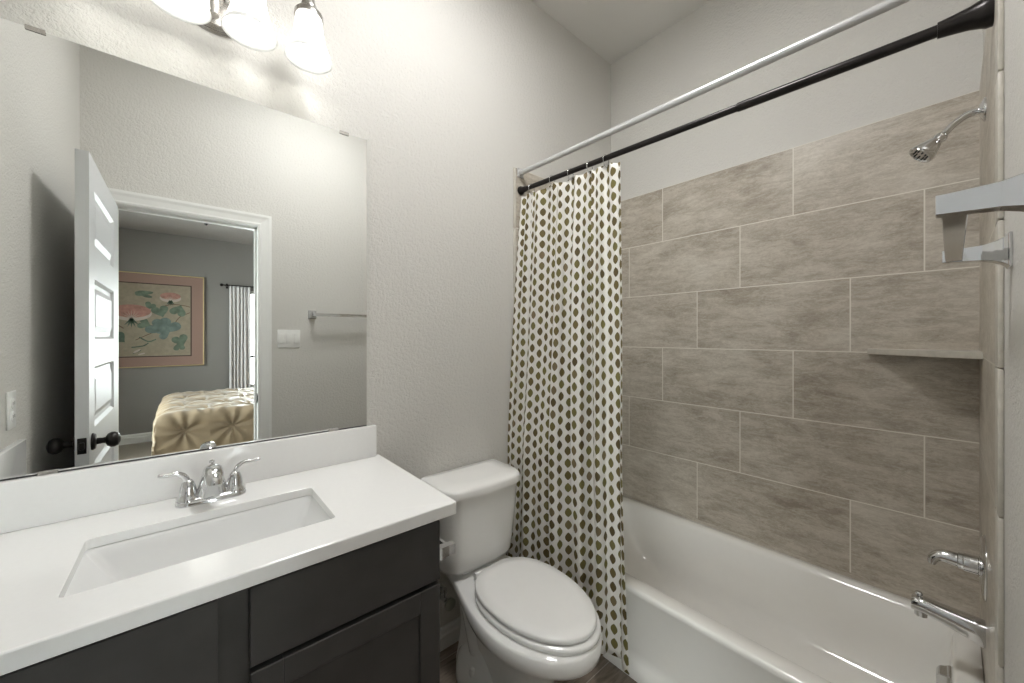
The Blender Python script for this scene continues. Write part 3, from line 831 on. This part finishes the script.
# ------------------------------------------------------------------ toilet
TX = .920
t = Thing('toilet', 'white two-piece toilet with its lid down', 'toilet', (TX, 1.1, 0))
def outline(hwf, yf, yb, hwb, yc=.98, n=56, z=0, sq=2.0):
    """egg-shaped bowl front running into a narrower straight neck at the back"""
    pts = []
    for i in range(n):
        a = 2 * PI * i / n - PI / 2          # start at the front
        ca, sa = math.cos(a), math.sin(a)
        if sa <= 0:
            x = hwf * ca; y = yc + (yc - yf) * sa
        else:
            # back half: blends towards neck
            e = 2.0 / 6
            yy = (yb - yc) * (abs(sa) ** e if sq else sa)
            yy = (yb - yc) * min(1.0, sa * 1.06)
            f = yy / (yb - yc)
            s = f * f * (3 - 2 * f)
            hw = hwf * math.sqrt(max(0, 1 - (yy / (yb - yc)) ** 2 * .0)) * (1 - s) + hwb * s
            side = 1 if ca >= 0 else -1
            k = min(1.0, abs(ca) / .35)
            x = side * hw * (k ** .5 if f > .98 else 1)
            y = yc + yy
            if abs(ca) < 1e-6: x = 0
        pts.append(Vector((TX + x, y, z)))
    return pts
def egg(hw, yf, yb, yc, z, n=56, pb=2.5):
    pts = []
    for i in range(n):
        a = 2 * PI * i / n - PI / 2
        ca, sa = math.cos(a), math.sin(a)
        if sa <= 0: x, y = hw * ca, yc + (yc - yf) * sa
        else:
            e = 2 / pb
            x = hw * math.copysign(abs(ca) ** e, ca); y = yc + (yb - yc) * abs(sa) ** e
        pts.append(Vector((TX + .010 + x, y, z)))
    return pts
bm = new()
O = lambda hwf, yf, yb, hwb, z, yc=.98: outline(hwf, yf, yb, hwb, yc, 56, z)
# foot, waist, bowl, rim in one surface
loft(bm, [O(.086, .875, 1.33, .080, 0, 1.08), O(.088, .872, 1.33, .080, .018, 1.08), O(.082, .875, 1.33, .078, .035, 1.08),
          O(.076, .880, 1.32, .074, .09, 1.06), O(.076, .875, 1.31, .072, .15, 1.04), O(.080, .865, 1.31, .070, .20, 1.02),
          O(.098, .835, 1.32, .070, .25, 1.0), O(.132, .785, 1.33, .074, .30, .985), O(.170, .732, 1.36, .085, .335, .98), O(.192, .702, 1.39, .098, .350, .98),
          O(.195, .699, 1.40, .110, .368, .98), O(.193, .701, 1.40, .112, .396, .98), O(.186, .708, 1.395, .108, .404, .98)])
# wide foot around the bolts
def FT(hx, hy, z): return [Vector((TX + hx * math.copysign(abs(math.cos(a)) ** .8, math.cos(a)), 1.19 + hy * math.sin(a), z)) for a in [2 * PI * i / 40 for i in range(40)]]
loft(bm, [FT(.128, .155, 0), FT(.131, .157, .012), FT(.129, .153, .045), FT(.120, .144, .080), FT(.102, .126, .11), FT(.085, .105, .14), FT(.06, .08, .18)])
t.add('bowl', bm, 'porc', angle=60)
for s in (-1, 1):        # trapway ribs low on each side and bolt caps
    bm = new()
    lathe(bm, [(.004, .018), (.010, .015), (.014, .006), (.015, -.02)], (TX + s * .104, 1.17, .090), 'z', 20)
    t.add('bolt_cap', bm, 'seat')
    bm = new(); path = smooth_path([(TX + s * .045, 1.30, .32), (TX + s * .050, 1.25, .24), (TX + s * .052, 1.20, .13), (TX + s * .055, 1.14, .045)], 6)
    tube(bm, path, .040, 20)
    t.add('trapway', bm, 'porc')
bm = new()
def tankring(hw, yf, yb, r, z, bow=.014):
    pts = rrect(TX - hw, TX + hw, yf, yb, (.02, .02, r, r), z, 10)
    out_ = []
    a_, b_ = pts, None
    for p in pts:
        k = max(0.0, (yb - p.y) / (yb - yf))
        out_.append(Vector((p.x, p.y - bow * k * (1 - ((p.x - TX) / hw) ** 2), z)))
    return out_
def densify(r, m=8):
    res = []
    for i in range(len(r)):
        a, b = r[i], r[(i + 1) % len(r)]
        k = m if (b - a).length > .06 else 1
        for q in range(k): res.append(a.lerp(b, q / k))
    return res
def TR(hw, yf, yb, r, z):
    pts = densify(rrect(TX - hw, TX + hw, yf, yb, (.02, .02, r, r), z, 10))
    return [Vector((p.x, p.y - .020 * max(0.0, (yb - p.y) / (yb - yf)) * (1 - ((p.x - TX) / hw) ** 2), z)) for p in pts]
loft(bm, [TR(.155, 1.255, 1.415, .05, .424), TR(.163, 1.246, 1.422, .055, .428), TR(.168, 1.238, 1.425, .06, .445), TR(.174, 1.232, 1.426, .06, .50),
          TR(.183, 1.222, 1.427, .062, .62), TR(.188, 1.216, 1.428, .064, .727)])
box(bm, (TX - .09, 1.26, .400), (TX + .09, 1.40, .426))
tk = t.add('tank', bm, 'porc', angle=60)
bm = new()
loft(bm, [TR(.190, 1.213, 1.430, .066, .7275), TR(.196, 1.206, 1.431, .068, .731), TR(.197, 1.205, 1.431, .069, .754), TR(.193, 1.209, 1.430, .068, .762), TR(.186, 1.219, 1.424, .062, .7665), TR(.12, 1.27, 1.39, .04, .769)])
t.add('tank_lid', bm, 'porc', angle=60)
bm = new(); lathe(bm, [(.013, 0), (.013, .006), (.008, .010), (.007, .018)], (TX - .188, 1.30, .69), (-1, 0, 0), 20)
tube(bm, smooth_path([(TX - .208, 1.30, .69), (TX - .212, 1.28, .688), (TX - .212, 1.245, .682)], 5), .0055, 12)
t.add('flush_lever', bm, 'chrome')
bm = new()
loft(bm, [egg(.168, .712, 1.175, .98, .4045), egg(.173, .706, 1.178, .98, .408), egg(.174, .705, 1.178, .98, .418), egg(.170, .709, 1.175, .98, .4235)])
t.add('seat', bm, 'seat', angle=60)
bm = new()
loft(bm, [egg(.162, .726, 1.190, .98, .4285), egg(.167, .721, 1.193, .98, .4305), egg(.1675, .7205, 1.193, .98, .439), egg(.162, .726, 1.19, .98, .4445), egg(.13, .77, 1.15, .98, .4475), egg(.06, .88, 1.06, .98, .449)])
t.add('seat_lid', bm, 'seat', angle=60)
for s in (-1, 1):
    bm = new(); tube(bm, [(TX + s * .035, 1.199, .424), (TX + s * .075, 1.199, .424)], .011, 16); box(bm, (TX + s * .040, 1.189, .404), (TX + s * .070, 1.214, .420), .003)
    t.add('seat_hinge', bm, 'seat')

# supply valve and hose behind the toilet
t = Thing('shutoff_valve', 'small shutoff valve with a hose on the wall beside the toilet', 'valve', (.825, YN, .245))
bm = new(); lathe(bm, [(.030, 0), (.028, .005), (.010, .010)], (.825, YN, .245), (0, -1, 0), 24); t.add('escutcheon', bm, 'chrome')
bm = new(); lathe(bm, [(.008, 0), (.008, .035), (.012, .036), (.012, .065), (.006, .067), (.006, .085)], (.825, YN, .245), (0, -1, 0), 20)
lathe(bm, [(.008, 0), (.008, .022), (.010, .024), (.010, .038)], (.825, YN - .05, .25), 'z', 16); t.add('valve_body', bm, 'chrome')
bm = new(); lathe(bm, [(.010, 0), (.024, .003), (.025, .012), (.014, .016)], (.825, YN - .085, .245), (0, -1, 0), 12); t.add('valve_handle', bm, 'valvegreen')
bm = new(); tube(bm, smooth_path([(.825, YN - .05, .312), (.775, YN - .055, .335), (.735, YN - .06, .29), (.72, YN - .06, .20), (.75, YN - .06, .15), (.778, YN - .062, .22), (.775, YN - .066, .33), (.78, YN - .07, .4235)], 8), .0055, 10)
t.add('supply_hose', bm, 'hose', angle=80)

# ------------------------------------------------------------------ toilet paper holder on the vanity side
def flared_arm(bm, root, out, up, side, length, tip=.013, flare=.030, wtip=.010, wflare=.026):
    """square-section arm that flares into a wall plate; root = centre on the wall"""
    root, out, up, side = map(Vector, (root, out, up, side))
    secs = [(0, flare, wflare), (.004, flare, wflare), (.0045, flare * .93, wflare * .9), (.010, flare * .74, wflare * .72), (.020, flare * .58, wflare * .56),
            (.034, tip * 1.12, wtip * 1.1), (length * .75, tip * 1.0, wtip), (length, tip * .92, wtip)]
    rings = [[root + out * d_ + up * (a * h) + side * (b * w_) for a, b in ((-1, -1), (-1, 1), (1, 1), (1, -1))] for d_, h, w_ in secs]
    loft(bm, rings)
t = Thing('toilet_paper_holder', 'empty chrome toilet paper holder on the side of the vanity', 'toilet paper holder', (VX1, 1.02, .72))
for y in (.962, 1.10):
    bm = new(); flared_arm(bm, (VX1, y, .725), (1, 0, 0), (0, 0, 1), (0, 1, 0), .078, .015, .028, .010, .026); t.add('arm', bm, 'chrome', smooth=False)
bm = new(); lathe(bm, [(.008, 0), (.008, .128)], (VX1 + .064, .967, .725), 'y', 20); t.add('roller', bm, 'chrome')

# ------------------------------------------------------------------ bathtub
t = Thing('bathtub', 'white alcove bathtub with a flat apron', 'bathtub', (1.7, .69, 0))
bm = new()
TX0, TX1, TY0, TY1 = 1.335, XE - .0003, YT + .0003, YTN - .0003
def tr(x0, x1, y0, y1, r, z, n=10): return rrect(x0, x1, y0, y1, r, z, n)
rings = [tr(TX0 - .002, TX1, TY0, TY1, .002, 0), tr(TX0 - .002, TX1, TY0, TY1, .002, .050), tr(TX0 + .012, TX1, TY0, TY1, .002, .062),
         tr(TX0 + .016, TX1, TY0, TY1, .002, .10), tr(TX0 + .010, TX1, TY0, TY1, .002, .31), tr(TX0 + .002, TX1, TY0, TY1, .002, .330),
         tr(TX0, TX1, TY0, TY1, .002, .342), tr(TX0 + .004, TX1 - .001, TY0 + .001, TY1 - .001, .004, .351), tr(TX0 + .012, TX1 - .004, TY0 + .003, TY1 - .003, .008, DECK),
         tr(1.402, 2.032, -.012, 1.345, (.09, .09, .05, .05), DECK), tr(1.410, 2.022, -.006, 1.337, (.09, .09, .05, .05), DECK - .005),
         tr(1.414, 2.014, .000, 1.33, (.09, .09, .055, .055), DECK - .018),
         tr(1.424, 1.992, .008, 1.27, (.10, .10, .07, .07), .22), tr(1.445, 1.968, .030, 1.19, (.11, .11, .08, .08), .11), tr(1.475, 1.935, .08, 1.12, (.10, .10, .08, .08), .075),
         tr(1.52, 1.89, .16, 1.05, (.08, .08, .06, .06), .062), tr(1.66, 1.75, .28, .60, .04, .056)]
loft(bm, rings, True, True)
t.add('tub_shell', bm, 'tub', angle=60)
def yend(z): return .0 + .008 * (DECK - .018 - z) / (DECK - .018 - .22)
bm = new(); oz = .278
def ov(hx, z0, z1, y): return [Vector((1.80 + a * hx, y, z)) for a, z in ((-1, z0), (1, z0), (1, z1), (-1, z1))]
ye = yend(.27) - .003
loft(bm, [ov(.032, .232, .306, ye), ov(.032, .232, .306, ye + .007), ov(.029, .236, .302, ye + .012), ov(.024, .246, .298, ye + .026), ov(.019, .254, .290, ye + .032)])
bmesh.ops.bevel(bm, geom=bm.edges[:], offset=.0015, segments=2, affect='EDGES')
t.add('overflow_plate', bm, 'chrome', 'chrome overflow cover')
bm = new(); lathe(bm, [(.032, 0), (.030, .003), (.018, .004), (.016, .012), (.002, .013)], (1.705, .33, .0565), 'z', 24); t.add('drain', bm, 'chrome', 'chrome drain')

# ------------------------------------------------------------------ rods
def rod_line(x0, y0, x1, y1, z0, z1, t_): return Vector((x0 + (x1 - x0) * t_, y0 + (y1 - y0) * t_, z0 + (z1 - z0) * t_))
BR = ((1.290, YTN, 2.086), (1.385, YT, 2.085))
WR = ((1.288, YTN, 2.174), (1.350, YT, 2.182))
def rod_at(R, y):
    a, b = Vector(R[0]), Vector(R[1]); return a + (b - a) * ((y - a.y) / (b.y - a.y))
t = Thing('shower_rod', 'dark bronze tension rod the shower curtain hangs from', 'curtain rod', tuple((Vector(BR[0]) + Vector(BR[1])) / 2))
bm = new(); tube(bm, [rod_at(BR, 1.40), rod_at(BR, .44)], .0115, 20); t.add('inner_tube', bm, 'bronze')
bm = new(); tube(bm, [rod_at(BR, .455), rod_at(BR, .45), rod_at(BR, -.02)], [.0125, .014, .014], 20); t.add('outer_tube', bm, 'bronze')
bm = new(); tube(bm, [rod_at(BR, TYY) for TYY in (YTN - .0005, YTN - .012, YTN - .022, YTN - .040)], [.021, .021, .015, .013], 24); t.add('end_cap', bm, 'bronze')
bm = new(); tube(bm, [rod_at(BR, v) for v in (YT + .0005, YT + .010, YT + .018, YT + .035, YT + .06, YT + .085)], [.034, .034, .030, .0245, .0205, .018], 28); t.add('end_cap', bm, 'bronze')
t = Thing('shower_rod', 'straight satin white rod fixed just above the dark bronze one', 'curtain rod', tuple((Vector(WR[0]) + Vector(WR[1])) / 2))
bm = new(); tube(bm, [rod_at(WR, YTN - .004), rod_at(WR, YT + .004)], .0125, 20); t.add('tube', bm, 'whiterod')
for yy, s in ((YTN, -1), (YT, 1)):
    p = rod_at(WR, yy + s * .0005)
    bm = new(); box(bm, (p.x - .020, yy + s * .0005, p.z - .022), (p.x + .020, yy + s * .004, p.z + .024), .001)
    lathe(bm, [(.016, 0), (.016, .022)], p, (0, s, 0), 24)
    m_ = t.add('mounting_bracket', bm, 'whiterod')
    for dz in (-.017, .019):
        bm = new(); lathe(bm, [(.0035, 0), (.003, .002), (.001, .003)], (p.x - .014, yy + s * .004, p.z + dz), (0, s, 0), 12); t.add('screw', bm, 'chrome', under=m_)

# ------------------------------------------------------------------ shower curtain
YC0, YC1 = 1.421, .865
NF = 5.2
def wob(s): return s + .030 * math.sin(2 * PI * (1.35 * s + .05)) + .014 * math.sin(2 * PI * (3.1 * s + .6))
def cloth_pt(s, f):
    """s along the rod (0 at the mirror wall), f from top 0 to hem 1"""
    yr = YC1 + (.757 - YC1) * min(1, f * 1.0) ** 1.1
    yl = YC0 + (1.405 - YC0) * f
    y = yl + (yr - yl) * s
    xb = rod_at(BR, y).x
    xm = xb + (-.055 - .02 * (1 - s)) * min(1, f * 1.6) - (.045 + .0 * s) * f * f
    p = 2 * PI * NF * wob(s)
    amp = (.013 + .007 * min(1, f * 2.2)) * (.55 + .75 * min(1, s * 1.9)) * (1 + .28 * math.sin(11 * s + 1))
    q = p + .5 * math.sin(2.2 * f + 4 * s)
    x = xm - amp * math.sin(q) - .006 * math.sin(2.3 * q + 3 * f)
    y += .007 * math.sin(q * 2 + .5) * min(1, f * 4 + .3) + .004 * math.sin(6 * f + 9 * s)
    return x, y
NSX, NSZ = 620, 70
bm = new(); uvl = bm.loops.layers.uv.new('UVMap')
grid = []; U = []
ZT_, ZB_ = 2.066, .128
# arc length at mid height gives the cloth coordinate
acc = [0.0]; prev = None
for i in range(NSX + 1):
    p = Vector((*cloth_pt(i / NSX, .45), 0))
    if prev is not None: acc.append(acc[-1] + (p - prev).length)
    prev = p
for k in range(NSZ + 1):
    f = k / NSZ; row = []
    for i in range(NSX + 1):
        s = i / NSX; x, y = cloth_pt(s, f)
        sag = .020 * (.5 + .5 * math.cos(2 * PI * NF * wob(s) + PI / 2 + PI)) * max(0, 1 - f * 9)
        z = ZT_ + (ZB_ - ZT_) * f - sag
        row.append((bm.verts.new((x, y, z)), acc[i], z))
    grid.append(row)
for k in range(NSZ):
    for i in range(NSX):
        q = (grid[k][i], grid[k][i + 1], grid[k + 1][i + 1], grid[k + 1][i])
        f_ = bm.faces.new([v[0] for v in q])
        for lp, v in zip(f_.loops, q): lp[uvl].uv = (v[1], v[2])
o = single('shower_curtain', bm, 'cloth', 'white shower curtain printed with olive brown ogee drops', 'shower curtain', (1.27, 1.13, ZB_), angle=180)
sol = o.modifiers.new('thick', 'SOLIDIFY'); sol.thickness = .0012
# rings, one above each fold that reaches the rod
rings_s = []
for i in range(4001):
    s = i / 4000
    if i and math.cos(2 * PI * NF * wob(s) + PI / 2 + PI) < -.999 and (not rings_s or s - rings_s[-1] > .05): rings_s.append(s)
proto = None
ringlab = 'thin wire curtain ring on the dark bronze rod'
for s in rings_s:
    x, y = cloth_pt(s, 0); y = YC0 + (YC1 - YC0) * s; c = rod_at(BR, y)
    if proto is None:
        bm = new(); pts = []
        for i in range(25):
            a = 2 * PI * i / 24
            pts.append(Vector((.019 * math.cos(a), .002 * math.sin(a), .028 * math.sin(a) - .012)))
        tube(bm, pts, .0012, 8, False)
        proto = mesh('curtain_ring', bm, 'chrome', angle=80); o = proto
    else:
        o = proto.copy(); COL.objects.link(o)
    o.location = c; o['label'] = ringlab; o['category'] = 'curtain ring'; o['group'] = 'wire rings holding the shower curtain'

# ------------------------------------------------------------------ shower fittings on the south tile
SXF = 1.705
t = Thing('shower_sprayer', 'chrome shower head on a bent arm high on the tile wall', 'shower head', (SXF, YT, 1.985))
bm = new(); lathe(bm, [(.032, 0), (.030, .004), (.018, .010), (.011, .013)], (SXF, YT, 1.985), 'y', 28); t.add('flange', bm, 'chrome')
bm = new(); tube(bm, smooth_path([(SXF, YT + .004, 1.985), (SXF, YT + .03, 1.984), (SXF - .004, YT + .055, 1.968), (SXF - .010, YT + .082, 1.937)], 7), .0095, 16); t.add('arm', bm, 'chrome')
dr = Vector((-.20, .58, -.62)).normalized(); p0 = Vector((SXF - .010, YT + .080, 1.939))
bm = new(); lathe(bm, [(.010, -.004), (.014, 0), (.0155, .008), (.013, .016), (.015, .020), (.020, .028), (.029, .052), (.032, .062), (.031, .068), (.027, .069), (.024, .065), (.004, .065)], p0, dr, 32)
hd = t.add('head', bm, 'chrome', angle=50)
bm = new()
for i in range(10):
    a = 2 * PI * i / 10; U_ = dr.orthogonal().normalized(); W_ = dr.cross(U_)
    lathe(bm, [(.0028, 0), (.002, .006)], p0 + dr * .064 + (U_ * math.cos(a) + W_ * math.sin(a)) * .017, dr, 8)
t.add('spray_face', bm, 'slot', 'dark spray nozzles', under=hd)

t = Thing('shower_valve', 'round chrome shower valve with a bent lever handle', 'shower valve', (SXF, YT, .70))
VZ = .695
bm = new(); lathe(bm, [(.088, 0), (.088, .002), (.082, .006), (.060, .009), (.030, .011)], (SXF, YT, VZ), 'y', 48); t.add('trim_plate', bm, 'chrome')
bm = new(); lathe(bm, [(.028, .008), (.028, .012), (.0245, .014), (.0245, .040), (.022, .042), (.022, .050), (.019, .052)], (SXF, YT, VZ), 'y', 32); t.add('sleeve', bm, 'chrome', angle=30)
bm = new()
path = smooth_path([(SXF, YT + .050, VZ), (SXF, YT + .066, VZ + .001), (SXF - .001, YT + .084, VZ - .001), (SXF - .004, YT + .097, VZ - .012), (SXF - .006, YT + .102, VZ - .030)], 5)
tube(bm, path, [.019 - .011 * (i / (len(path) - 1)) ** 2 for i in range(len(path))], 20); t.add('handle', bm, 'chrome', angle=60)

t = Thing('tub_spout', 'chrome tub spout with a diverter knob below the valve', 'tub spout', (SXF, YT, .52))
SZ = .508
bm = new(); rings = []
for (dy, zc, hw, hh) in ((0, .0, .029, .035), (.006, 0, .0295, .0355), (.04, .007, .0275, .030), (.08, .015, .0255, .0255), (.115, .021, .024, .0225), (.135, .021, .023, .0225), (.143, .018, .020, .019)):
    ring_ = []
    for j in range(32):
        a = 2 * PI * j / 32; e = 2 / 2.6
        ring_.append(Vector((SXF + hw * math.copysign(abs(math.cos(a)) ** e, math.cos(a)), YT + .0005 + dy, SZ + zc + hh * math.copysign(abs(math.sin(a)) ** e, math.sin(a)))))
    rings.append(ring_)
loft(bm, rings); lathe(bm, [(.014, 0), (.014, .016)], (SXF, YT + .124, SZ - .014), 'z', 20)
t.add('spout_body', bm, 'chrome', angle=50)
bm = new(); lathe(bm, [(.003, 0), (.003, .010), (.008, .013), (.0095, .018), (.006, .022)], (SXF, YT + .128, SZ + .034), 'z', 16); t.add('diverter_knob', bm, 'chrome')

# corner shelf
bm = new()
za, zb = 1.276, 1.298
def sh(z, g): return [Vector(p) for p in ((XE, YT, z), (XE, .222 - g, z), (XE - .012, .222 - g, z), (1.842 + g, YT + .012, z), (1.842 + g, YT, z))]
loft(bm, [sh(za, .002), sh(za + .002, 0), sh(zb - .002, 0), sh(zb, .002)])
single('corner_shelf', bm, 'bullnose', 'triangular beige stone corner shelf in the shower', 'shelf', (XE - .05, YT + .05, za), smooth=False)

# ------------------------------------------------------------------ towel bar
t = Thing('towel_bar', 'chrome towel bar with flared square posts on the near wall', 'towel bar', (.89, YS, 1.497))
for x in (.677, 1.118):
    bm = new(); flared_arm(bm, (x, YS + .0003, 1.499), (0, 1, 0), (0, 0, 1), (1, 0, 0), .082, .0125, .030, .0095, .026); bmesh.ops.bevel(bm, geom=bm.edges[:], offset=.0008, segments=1, affect='EDGES')
    t.add('post', bm, 'chrome', smooth=False)
bm = new(); box(bm, (.686, YS + .057, 1.4880), (1.109, YS + .078, 1.509), .001, 1)
t.add('bar', bm, 'chrome', smooth=False)

# ------------------------------------------------------------------ switch and outlet
t = Thing('light_switch', 'white three-gang rocker switch beside the doorway', 'light switch', (.533, YS, 1.332))
bm = new(); box(bm, (.465, YS + .0003, 1.272), (.601, YS + .006, 1.392), .002); t.add('plate', bm, 'plastic')
for i in range(3):
    cx = .487 + .046 * i
    bm = new(); box(bm, (cx - .0165, YS + .004, 1.299), (cx + .0165, YS + .0095, 1.365), .002); t.add('rocker', bm, 'plastic')
t = Thing('wall_outlet', 'white duplex wall outlet above the side splash', 'outlet', (XW, .965, 1.118))
bm = new(); box(bm, (XW + .0003, .930, 1.060), (XW + .006, 1.000, 1.176), .002); t.add('plate', bm, 'plastic')
for z in (1.138, 1.098):
    bm = new(); lathe(bm, [(.0165, 0), (.0165, .0045), (.015, .0055)], (XW + .003, .965, z), 'x', 24); r = t.add('receptacle', bm, 'plastic')
    bm = bxs(((XW + .0082, .957, z - .004), (XW + .0090, .959, z + .006)), ((XW + .0082, .971, z - .004), (XW + .0090, .973, z + .005))); t.add('slots', bm, 'slot', under=r, smooth=False)
